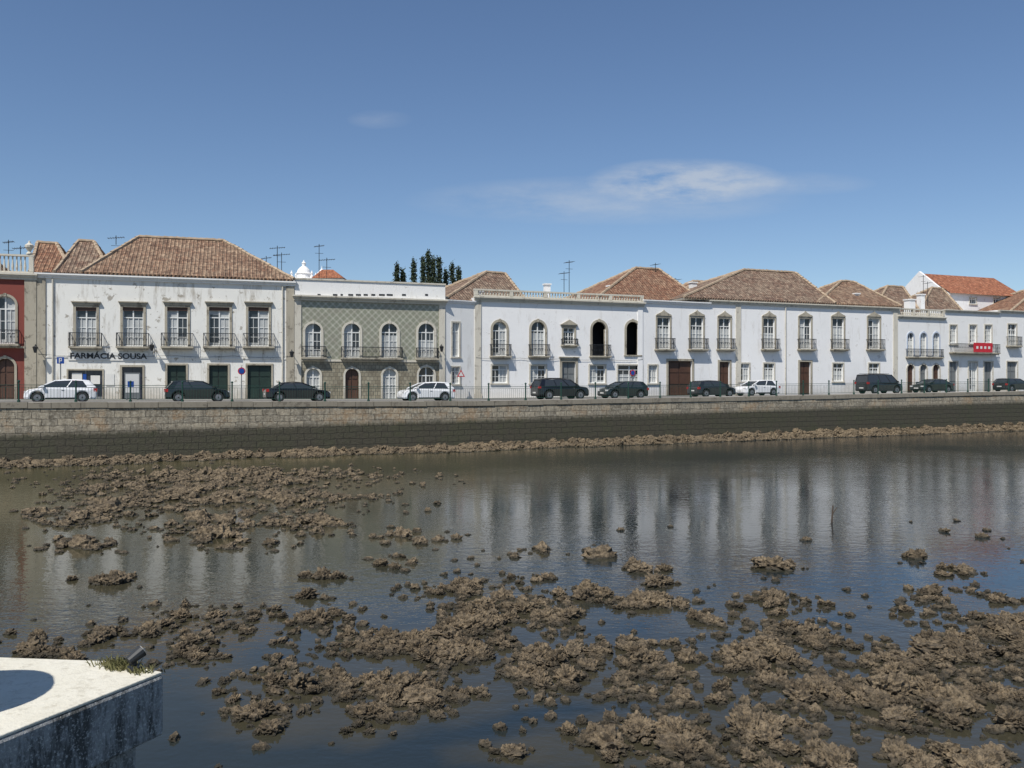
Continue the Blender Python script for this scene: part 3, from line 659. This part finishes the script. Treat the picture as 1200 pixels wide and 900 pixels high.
me=bpy.data.meshes.new('river_water'); me.from_pydata(vs,[],fs)
at=me.attributes.new('shoal','FLOAT','POINT'); at.data.foreach_set('value',[shoal_val(v[0],v[1]) if 5<v[1]<60 and abs(v[0])<40 else 0. for v in vs])
m,nt,bs=newmat('river_water'); geo=N(nt,'ShaderNodeNewGeometry'); P=geo.outputs['Position']
att=N(nt,'ShaderNodeAttribute'); att.attribute_name='shoal'
big=noi(nt,P,.12,3); med=noi(nt,P,.9,4,.65)
sp=N(nt,'ShaderNodeSeparateXYZ'); L(nt,P,sp.inputs[0])
sh=math_(nt,'ADD',att.outputs['Fac'],math_(nt,'MULTIPLY',math_(nt,'SUBTRACT',med,.5),.9))
lf=N(nt,'ShaderNodeMapRange'); L(nt,math_(nt,'SUBTRACT',math_(nt,'ADD',sp.outputs[0],math_(nt,'MULTIPLY',big,16)),math_(nt,'MULTIPLY',sp.outputs[1],.30)),lf.inputs[0]); lf.inputs[1].default_value=4; lf.inputs[2].default_value=-20; lf.inputs[3].default_value=0; lf.inputs[4].default_value=1
c=mix(nt,lf.outputs[0],(0.016,0.023,0.025),(0.080,0.072,0.036))
c=mix(nt,ramp(nt,sh,[(0.2,0),(0.85,0.75)]),c,(0.055,0.047,0.026))
L(nt,c,bs.inputs['Base Color']); bs.inputs['IOR'].default_value=1.36; bs.inputs['Roughness'].default_value=.03
r1=noi(nt,mapping(nt,P,(1,1.5,1)),2.4,3,.6); r2=noi(nt,P,10,1,.5); r3=noi(nt,P,.45,1,.5)
amp=ramp(nt,noi(nt,P,.07,2),[(0.38,.3),(0.62,1)])
h=math_(nt,'MULTIPLY',math_(nt,'ADD',math_(nt,'ADD',r1,math_(nt,'MULTIPLY',r2,.22)),math_(nt,'MULTIPLY',r3,.8)),amp)
bump(nt,bs,h,1.0,.0145); me.materials.append(m)
link(bpy.data.objects.new('river_water',me))

# rock variants: cauliflower-like oyster lumps
def rockmesh(i,sub):
    bm=bmesh.new(); bmesh.ops.create_icosphere(bm,subdivisions=sub,radius=1)
    off=Vector((i*13.1,i*7.7,i*3.3)); sxy=Vector((random.uniform(.8,1.3),random.uniform(.8,1.15),random.uniform(.6,.9)))
    for v in bm.verts:
        p=v.co.copy(); q=p+off
        k=.66+.36*noise.noise(q*1.1)+.8*abs(noise.noise(q*2.1))+.55*abs(noise.noise(q*4.8))+.32*abs(noise.noise(q*10))+.10*noise.noise(q*19)
        p*=k; v.co=Vector((p.x*sxy.x,p.y*sxy.y,p.z*sxy.z))
    me=bpy.data.meshes.new('oyster_rock_mesh'); bm.to_mesh(me); bm.free(); me.materials.append(M['rock']); return me
RK=[rockmesh(i,5 if i<6 else 4) for i in range(14)]; RKs=[rockmesh(i+20,3) for i in range(10)]
col=bpy.data.collections.new('oyster_rocks'); nr=0
def put(x,y,z,r,near=True):
    global nr
    o=bpy.data.objects.new('rock',random.choice(RK if near else RKs)); o.location=(x,y,z); o.rotation_euler=(random.uniform(-.4,.4),random.uniform(-.4,.4),random.uniform(0,6.28)); o.scale=(r,r*random.uniform(.8,1.2),r*random.uniform(.75,1.15)); col.objects.link(o); nr+=1
for (cx,cy,hx,hy,sl,dens,rmin,rmax,op) in SH:
    n=int(math.pi*hx*hy*dens)+4; n=min(n,800)
    for _ in range(n):
        a=random.uniform(0,6.28); rr=math.sqrt(random.random())*1.15
        dy=hy*rr*math.sin(a); dx=hx*rr*math.cos(a)+sl*dy; x,y=cx+dx,cy+dy
        nz=.8*noise.noise(Vector((x*.9,y*.6,3.3)))+.75*noise.noise(Vector((x*2.6,y*2.0,9.)))
        th=-.10+op+.35*(rr-.75)
        if nz<th: continue
        core=max(0,1-rr); edge=min(1,(nz-th)*3)
        r=(rmin+(rmax-rmin)*random.random()**2.0*(.55+.7*core))*(.6+.5*edge)
        put(x,y,-r*.05+.05*core*edge,r,cy<22 and r>.06)
    for _ in range(int(n*.4)):
        a=random.uniform(0,6.28); rr=random.uniform(.9,1.7); dy=hy*rr*math.sin(a)+random.gauss(0,.2); dx=hx*rr*math.cos(a)+sl*dy; r=random.uniform(.02,.075)*(1+cy*.025)
        if noise.noise(Vector(((cx+dx)*.8,(cy+dy)*.5,7)))>-.05: put(cx+dx,cy+dy,0,r,False)
for _ in range(350):
    px=random.uniform(-50,1250); py=random.uniform(600,900); x,y=gp(px,py)
    if noise.noise(Vector((x*.4,y*.3,1)))<.02: continue
    r=random.uniform(.03,.10)*(1+y*.02); put(x,y,-r*.15,r,False)
# rocky toe along the wall
def hb(s): return clampi(s,[(-40,.25),(0,.25),(30,.45),(60,.7),(87,.8),(200,.8)])
def wt(s): return max(.25,clampi(s,[(0,3.0),(30,2.4),(60,1.5),(90,1.0)])+1.1*noise.noise(Vector((s*.13,0,0)))+.9*noise.noise(Vector((s*.5,4,0))))
for _ in range(2300):
    s=random.uniform(-25,125); f=random.random()**.8; w_=wt(s)
    t=-.25-w_*f; z=hb(s)*(1-f)**1.2*.8-.03
    p=wall_pt(s,t,z); put(p.x,p.y,p.z,random.uniform(.10,.32)*(1-.3*f),False)
inst=bpy.data.objects.new('oyster_rocks',None); inst.instance_type='COLLECTION'; inst.instance_collection=col; scene.collection.objects.link(inst)
# mud bank
p=Part(); S=[-70+.5*i for i in range(540)]; T=8
def mb(s,j):
    f=j/T; t=.1-(wt(s)+.7)*f; z=hb(s)*(1-f)**1.1*.8-.14*f+.16*noise.noise(Vector((s*1.3,f*5,2)))*(1-f*.4); return wall_pt(s,t,z)
for s0,s1 in zip(S[:-1],S[1:]):
    for j in range(T): p.poly([mb(s0,j),mb(s1,j),mb(s1,j+1),mb(s0,j+1)])
p.obj('mud_bank',M['rock'])
print('rocks',nr)
x,y=gp(974,612); pk=Part(); pk.tube((x,y,-.3),(x+.06,y,.55),.035,6,.02); pk.tube((x+.03,y,.25),(x+.2,y,.5),.02,5,.01); pk.obj('wooden_stake',M['bark'])

# ------------------------------------------------------------ cars
def car(name,px,kind,pm,flip=1,t=6.0,LL=None):
    SP={'hatch':(4.1,1.48,[(-2.05,.35),(-2.05,.80),(-1.95,.98),(.85,.98),(1.75,.84),(2.02,.68),(2.05,.35)],(-1.95,1.25),(-1.55,.30)),
        'suv':(4.6,1.72,[(-2.3,.42),(-2.3,1.0),(-2.2,1.12),(1.0,1.12),(2.05,1.0),(2.28,.8),(2.3,.42)],(-2.2,1.35),(-1.95,.55)),
        'sedan':(4.5,1.43,[(-2.25,.35),(-2.25,.82),(-2.1,.98),(-1.5,.98),(.95,.94),(1.95,.80),(2.22,.65),(2.25,.35)],(-1.65,1.25),(-1.0,.25)),
        'van':(4.7,1.95,[(-2.35,.4),(-2.35,1.05),(-2.3,1.18),(1.35,1.12),(2.15,.98),(2.33,.8),(2.35,.4)],(-2.3,1.75),(-2.2,.95))}
    Ln,H,prof,(gb0,gb1),(gr0,gr1)=SP[kind]; w=.88; wr=.33 if kind in('hatch','sedan') else .37
    s=wall_s(px,t); zz=ZT(s); pos=wall_pt(s,t,zz)
    X=Vector((WD.x,WD.y,0))*flip; Y=Vector((0,0,1)).cross(X)
    xf=Matrix(((X.x,Y.x,0,pos.x),(X.y,Y.y,0,pos.y),(0,0,1,pos.z),(0,0,0,1)))
    axr,axf=-Ln*.30,Ln*.315
    zb=prof[0][1]-.14
    bottom=[]
    for ax in (axf,axr):
        R=wr+.06; base=zb; a0=math.asin(max(-1,min(1,(base-wr)/R)))
        for k in range(11):
            a=a0+(math.pi-2*a0)*k/10; bottom.append((ax+R*math.cos(a),wr+R*math.sin(a)))
    full=[(prof[0][0]+.05,zb)]+prof+[(prof[-1][0]-.05,zb)]+bottom
    e=empty(name)
    bm=bmesh.new(); a=[bm.verts.new((q[0],-w,q[1])) for q in full]; b_=[bm.verts.new((q[0],w,q[1])) for q in full]
    bm.faces.new(a); bm.faces.new(b_[::-1]); n=len(full)
    for i in range(n): bm.faces.new((a[i],b_[i],b_[(i+1)%n],a[(i+1)%n]))
    for v in bm.verts:
        nose=max(0,abs(v.co.x)-Ln*.40)/(Ln*.1); v.co.y*=1-.10*nose**2
    bmesh.ops.recalc_face_normals(bm,faces=bm.faces); me=bpy.data.meshes.new('body'); bm.to_mesh(me); bm.free(); me.materials.append(M[pm]); me.transform(xf)
    o=link(bpy.data.objects.new('body',me),e); md=o.modifiers.new('b','BEVEL'); md.width=.09; md.segments=3; md.limit_method='ANGLE'; md.angle_limit=.6
    G=Group('x',xf); zl=prof[3][1]-.03 if kind!='sedan' else .95
    wb,wt_=w-.07,w-.23
    K=6
    gp_=G.g('windows','glass'); rf=G.g('roof_and_pillars',pm)
    A=[(gb0,-wb,zl),(gb1,-wb,zl),(gb1,wb,zl),(gb0,wb,zl)]; B=[(gr0,-wt_,H-.09),(gr1,-wt_,H-.09),(gr1,wt_,H-.09),(gr0,wt_,H-.09)]
    for i in range(4): gp_.poly([A[i],A[(i+1)%4],B[(i+1)%4],B[i]])
    xsr=[gr0-.06+(gr1-gr0+.16)*k/K for k in range(K+1)]
    def rz(k): f=k/K; return H-.10+.10*math.sin(math.pi*(.12+.76*f))
    for k in range(K):
        x0,x1,z0,z1=xsr[k],xsr[k+1],rz(k),rz(k+1); ed=.07
        L0=[(x0,-wt_-.02,z0-ed),(x0,-wt_*.8,z0),(x0,wt_*.8,z0),(x0,wt_+.02,z0-ed)]; L1=[(x1,-wt_-.02,z1-ed),(x1,-wt_*.8,z1),(x1,wt_*.8,z1),(x1,wt_+.02,z1-ed)]
        for i in range(3): rf.poly([L0[i],L0[i+1],L1[i+1],L1[i]])
        rf.poly([L0[0],L1[0],L1[3],L0[3]])
        if k==0: rf.poly(L0)
        if k==K-1: rf.poly(L1)
    for i in range(4): rf.tube(A[i],B[i],.05,6,.04)
    for f in (.42,.74) if kind in('suv','van') else (.5,):
        for sgn in (-1,1):
            xb=gb0+(gb1-gb0)*f; xt=gr0+(gr1-gr0)*f; rf.tube((xb,sgn*wb,zl),(xt,sgn*wt_,H-.1),.04,6)
    if kind=='hatch' or kind=='suv':
        for sgn in(-1,1): rf.poly([(gb0+.02,sgn*(wb+.01),zl),(gb0+.42,sgn*(wb+.01),zl),(gr0+.3,sgn*(wt_+.01),H-.1),(gr0,sgn*(wt_+.01),H-.1)])
    tr=G.g('trim','tyre')
    for sgn in (-1,1):
        tr.box(axr+wr+.1,axf-wr-.1,sgn*w-.012,sgn*w+.012,zb+.02,zb+.12)
        mr_=G.g('mirrors',pm); mr_.box(gb1-.35,gb1-.2,sgn*(w+.08)-.09,sgn*(w+.08)+.09,zl+.02,zl+.16)
        hl=G.g('headlights','lamp'); hl.box(Ln/2-.24,Ln/2-.03,sgn*(w-.24)-.14,sgn*(w-.24)+.16,prof[-2][1]-.05,prof[-2][1]+.07)
        tl=G.g('tail_lights','tail'); tl.box(-Ln/2-.015,-Ln/2+.2,sgn*(w-.13)-.1,sgn*(w-.13)+.07,prof[1][1]-.1,prof[1][1]+.1)
        G.g('door_handles','iron').box(-.2,-.05,sgn*w-.02,sgn*w+.02,zl-.17,zl-.14); G.g('shut_lines','void').box(.08,.092,sgn*w-.003,sgn*w+.003,zb+.15,zl-.03); G.g('shut_lines','void').box(-.85,-.838,sgn*w-.003,sgn*w+.003,zb+.15,zl-.03)
    G.g('plates','whitep').box(Ln/2-.01,Ln/2+.012,-.26,.26,.42,.53); G.g('plates','whitep').box(-Ln/2-.012,-Ln/2+.01,-.26,.26,.52,.63)
    if kind in('suv','van'):
        for sgn in(-1,1): G.g('roof_rails','iron').tube((gr0+.15,sgn*(wt_-.12),H+.02),(gr1-.2,sgn*(wt_-.12),H+.02),.02,5)
    for ax in (axr,axf):
        for sgn in (-1,1):
            G.g('wheels','tyre').tube((ax,sgn*(w-.24),wr),(ax,sgn*(w-.01),wr),wr,20)
            G.g('rims','hub').tube((ax,sgn*(w-.03),wr),(ax,sgn*(w+.003),wr),wr*.62,10)
            G.g('rim_centres','tyre').tube((ax,sgn*(w-.03),wr),(ax,sgn*(w+.008),wr),wr*.16,8)
        G.g('underbody','void').box(ax-wr,ax+wr,-w+.25,w-.25,zb,wr*2)
    for (n_,m_),p_ in G.p.items(): p_.obj(n_,M[m_],e,xf)
    return e
car('parked_car',72,'hatch','p_white',-1); car('parked_car',231,'hatch','p_dark',1); car('parked_car',348,'sedan','p_black',1)
car('parked_car',499,'hatch','p_white',-1,t=5.5); car('parked_suv',656,'suv','p_black',1); car('parked_car',730,'hatch','p_dark',-1)
car('parked_car',834,'hatch','p_grey',1,t=5.5); car('parked_car',887,'hatch','p_white',-1,t=7); car('parked_van',1030,'van','p_grey',1); car('parked_car',1092,'sedan','p_dark',-1); car('parked_car',1186,'hatch','p_grey',1)
car('parked_car',-60,'sedan','p_silver',1); car('parked_car',1270,'hatch','p_black',1)

# signs & street furniture
def sign(name,px,t,H,kind):
    s=wall_s(px,t); p=wall_pt(s,t,ZT(s)+.1); X=Vector((WD.x,WD.y,0)); Y=-Vector((WN.x,WN.y,0))
    xf=Matrix(((X.x,Y.x,0,p.x),(X.y,Y.y,0,p.y),(0,0,1,p.z),(0,0,0,1))); g=Group(name,xf)
    g.g('pole','grey').tube((0,0,0),(0,0,H),.035,8)
    if kind=='P':
        g.g('plate','bluep').box(-.22,.22,-.06,-.04,H-.44,H); w=g.g('letter','whitep'); w.box(-.1,-.04,-.066,-.061,H-.38,H-.07); w.box(-.04,.08,-.066,-.061,H-.12,H-.07); w.box(-.04,.08,-.066,-.061,H-.27,H-.22); w.box(.04,.08,-.066,-.061,H-.22,H-.12)
    if kind=='no':
        for nm,r_,y_,mm in (('rim',.27,-.05,'redp'),('face',.20,-.066,'bluep')): g.g(nm,mm).tube((0,y_,H-.3),(0,y_-.015,H-.3),r_,20)
    if kind=='tri':
        A=[(-.35,-.05,H-.6),(.35,-.05,H-.6),(0,-.05,H)]; g.g('rim','redp').poly(A); A=[(-.22,-.056,H-.53),(.22,-.056,H-.53),(0,-.056,H-.15)]; g.g('face','whitep').poly(A)
    g.done()
sign('parking_sign',71,9.9,2.9,'P'); sign('traffic_sign',741,9.9,2.4,'no'); sign('traffic_sign',540,9.9,2.4,'tri'); sign('traffic_sign',1061,9.9,2.4,'no'); sign('traffic_sign',283,9.9,2.4,'no')
s=wall_s(155,9.9); p=wall_pt(s,9.9,ZT(s)+.1); g=Group('advertising_board',Matrix(((WD.x,-WN.x,0,p.x),(WD.y,-WN.y,0,p.y),(0,0,1,p.z),(0,0,0,1))))
g.g('frame','grey').box(-.5,.5,-.05,.05,.1,1.9); g.g('poster','whitep').box(-.43,.43,-.06,-.052,.5,1.8); g.g('poster_art','bluep').box(-.3,.1,-.066,-.061,.9,1.3); g.g('feet','grey').box(-.4,-.3,-.3,.3,0,.1); g.g('feet','grey').box(.3,.4,-.3,.3,0,.1); g.done()

# ------------------------------------------------------------ near bank corner block
m,nt,bs=newmat('weathered_whitewash'); geo=N(nt,'ShaderNodeNewGeometry'); P=geo.outputs['Position']
c=mix(nt,noi(nt,P,3,7,.7),(0.56,0.52,0.41),(0.74,0.71,0.61)); c=mix(nt,ramp(nt,noi(nt,P,14,6,.75),[(0.52,0),(0.68,.55)]),c,(0.36,0.32,0.24)); L(nt,c,bs.inputs['Base Color']); bs.inputs['Roughness'].default_value=.9; bump(nt,bs,noi(nt,P,25,5,.7),.7,.012); M['wash']=m
m,nt,bs=newmat('stained_granite'); geo=N(nt,'ShaderNodeNewGeometry'); P=geo.outputs['Position']
c=mix(nt,noi(nt,P,30,5,.8),(0.16,0.165,0.16),(0.55,0.55,0.53)); c=mix(nt,ramp(nt,noi(nt,mapping(nt,P,(3,3,.8)),2,7,.78),[(0.46,0),(0.58,.88)]),c,(0.042,0.042,0.036)); c=mix(nt,ramp(nt,noi(nt,P,60,3,.7),[(0.56,0),(0.64,.7)]),c,(0.66,0.65,0.61))
L(nt,c,bs.inputs['Base Color']); bs.inputs['Roughness'].default_value=.85; bump(nt,bs,noi(nt,P,40,5,.75),1,.02); M['granite']=m
TOPZ=2.6
c0=Vector((-2.30,5.64,TOPZ)); c1=Vector((-2.76,4.61,TOPZ)); dirn=(c1-c0).normalized(); c2=c0+dirn*5
c3=Vector((-2.74,5.86,TOPZ)); c4=Vector((-3.6,5.95,TOPZ)); c5=Vector((-9,6.3,TOPZ)); c6=Vector((-9,.8,TOPZ))
ring=[c0,c3,c4,c5,c6,c2]
def prism(bm,ring,z0,z1,inset=0):
    cen=sum(ring,Vector())/len(ring)
    r=[p+(cen-p).normalized()*inset for p in ring]
    A=[bm.verts.new((p.x,p.y,z1)) for p in r]; B=[bm.verts.new((p.x,p.y,z0)) for p in r]; bm.faces.new(A); bm.faces.new(B[::-1]); n=len(r)
    side=[bm.faces.new((A[i],B[i],B[(i+1)%n],A[(i+1)%n])) for i in range(n)]
e=empty('stone_pier')
def pr(name,z0,z1,inset,mat,bev):
    bm=bmesh.new(); prism(bm,ring,z0,z1,inset); bmesh.ops.recalc_face_normals(bm,faces=bm.faces); me=bpy.data.meshes.new(name); bm.to_mesh(me); bm.free(); me.materials.append(M[mat]); o=link(bpy.data.objects.new(name,me),e)
    md=o.modifiers.new('b','BEVEL'); md.width=bev; md.segments=2; return o
pr('rendered_top',TOPZ-.02,TOPZ,.012,'wash',.006); pr('capstone',TOPZ-.42,TOPZ-.021,0,'granite',.02); pr('shaft',-1,TOPZ-.424,.16,'granite',.03)
g=Group('offscreen_shadow_post'); g.g('post','wash').lathe((-3.72,4.45,TOPZ),[(.5,0),(.5,.1),(.42,.14),(.40,1.1),(.44,1.15),(.44,1.22),(.34,1.38),(.2,1.5),(0,1.55)],28); g.done()  # unseen post, added out of view to cast the shadow on the pier top
g=Group('floodlight'); x,y,z=-2.50,5.66,TOPZ; k=g.g('housing','iron'); k.tube((x,y,z),(x,y,z+.03),.05,12); k.tube((x,y,z+.03),(x,y,z+.09),.012,6); k.tube((x-.03,y-.03,z+.07),(x+.03,y+.04,z+.12),.03,12,.042); g.g('lens','lamp').tube((x+.031,y+.041,z+.1205),(x+.033,y+.043,z+.122),.035,12); g.done()
m,nt,bs=newmat('dry_grass'); geo=N(nt,'ShaderNodeNewGeometry'); c=mix(nt,noi(nt,geo.outputs['Position'],20),(0.05,0.07,0.02),(0.18,0.15,0.06)); L(nt,c,bs.inputs['Base Color']); bs.inputs['Roughness'].default_value=.8; M['weed']=m
p=Part()
for cx,cy,n,zz in ((-2.60,5.70,320,TOPZ),(-2.70,5.78,160,TOPZ),(-2.44,5.62,60,TOPZ)):
    for _ in range(n):
        x=cx+random.gauss(0,.05); y=cy+random.gauss(0,.03); a=random.uniform(0,6.28); h=random.uniform(.015,.06); l=random.uniform(.01,.05); w_=.004
        p.poly([(x-w_,y,zz),(x+w_,y,zz),(x+l*math.cos(a)*.5+w_*.6,y+l*math.sin(a)*.5,zz+h*.7),(x+l*math.cos(a),y+l*math.sin(a),zz+h)])
p.obj('weeds',M['weed'])

# ------------------------------------------------------------ sky, sun, camera
wd=bpy.data.worlds.new('World'); scene.world=wd; wd.use_nodes=True; nt=wd.node_tree; bg=nt.nodes['Background']
sky=nt.nodes.new('ShaderNodeTexSky'); sky.sky_type='NISHITA'; sky.sun_disc=False; sky.sun_elevation=math.radians(SUN_EL); sky.sun_rotation=math.atan2(SDX,SDY)
sky.air_density=1.0; sky.dust_density=0.15; sky.ozone_density=3.0; sky.altitude=0
tc=nt.nodes.new('ShaderNodeTexCoord'); sp=nt.nodes.new('ShaderNodeSeparateXYZ'); L(nt,tc.outputs['Generated'],sp.inputs[0])
ay=math_(nt,'MAXIMUM',sp.outputs[1],.02); bx=math_(nt,'DIVIDE',sp.outputs[0],ay); bz=math_(nt,'DIVIDE',sp.outputs[2],ay)
cb=nt.nodes.new('ShaderNodeCombineXYZ'); L(nt,math_(nt,'MULTIPLY',bx,.45),cb.inputs[0]); L(nt,math_(nt,'MULTIPLY',bz,1.5),cb.inputs[1])
n1=noi(nt,cb.outputs[0],18,7,.65)
def ell(cx,cz,rx,rz,amt):
    a=math_(nt,'POWER',math_(nt,'ABSOLUTE',math_(nt,'DIVIDE',math_(nt,'SUBTRACT',bx,cx),rx)),2.0); b=math_(nt,'POWER',math_(nt,'ABSOLUTE',math_(nt,'DIVIDE',math_(nt,'SUBTRACT',bz,cz),rz)),2.0)
    r=math_(nt,'SUBTRACT',1.0,math_(nt,'ADD',a,b)); r=math_(nt,'MAXIMUM',r,0.0)
    return math_(nt,'MULTIPLY',r,amt)
e1=ell(.205,.238,.12,.028,1.3)
tot=math_(nt,'ADD',math_(nt,'ADD',e1,ell(.11,.215,.24,.030,.5)),math_(nt,'ADD',ell(-.155,.31,.04,.012,.2),ell(.33,.235,.10,.015,.3)))
nn=math_(nt,'MAXIMUM',math_(nt,'MULTIPLY_ADD',n1,3.0,-.95),0.0)
fc=math_(nt,'MINIMUM',math_(nt,'MULTIPLY',math_(nt,'MULTIPLY',tot,nn),.75),.6)
L(nt,mix(nt,fc,mix(nt,1.0,sky.outputs[0],(.93,.98,1.06),'MULTIPLY'),(6.0,6.4,6.9)),bg.inputs[0]); bg.inputs[1].default_value=.096
sun=bpy.data.lights.new('sun','SUN'); sun.energy=5.0; sun.angle=math.radians(.53); sun.color=(1,.96,.895); so=bpy.data.objects.new('sun',sun); scene.collection.objects.link(so)
hd=Vector((SDX,SDY,0)).normalized()*math.cos(math.radians(SUN_EL)); sv=Vector((hd.x,hd.y,math.sin(math.radians(SUN_EL))))
so.rotation_euler=sv.to_track_quat('Z','Y').to_euler()
cam=bpy.data.cameras.new('camera'); cam.lens=30; cam.sensor_width=36; cam.clip_end=6000; co=bpy.data.objects.new('camera',cam); co.location=(0,0,HC); co.rotation_euler=(math.radians(90),0,0); scene.collection.objects.link(co); scene.camera=co
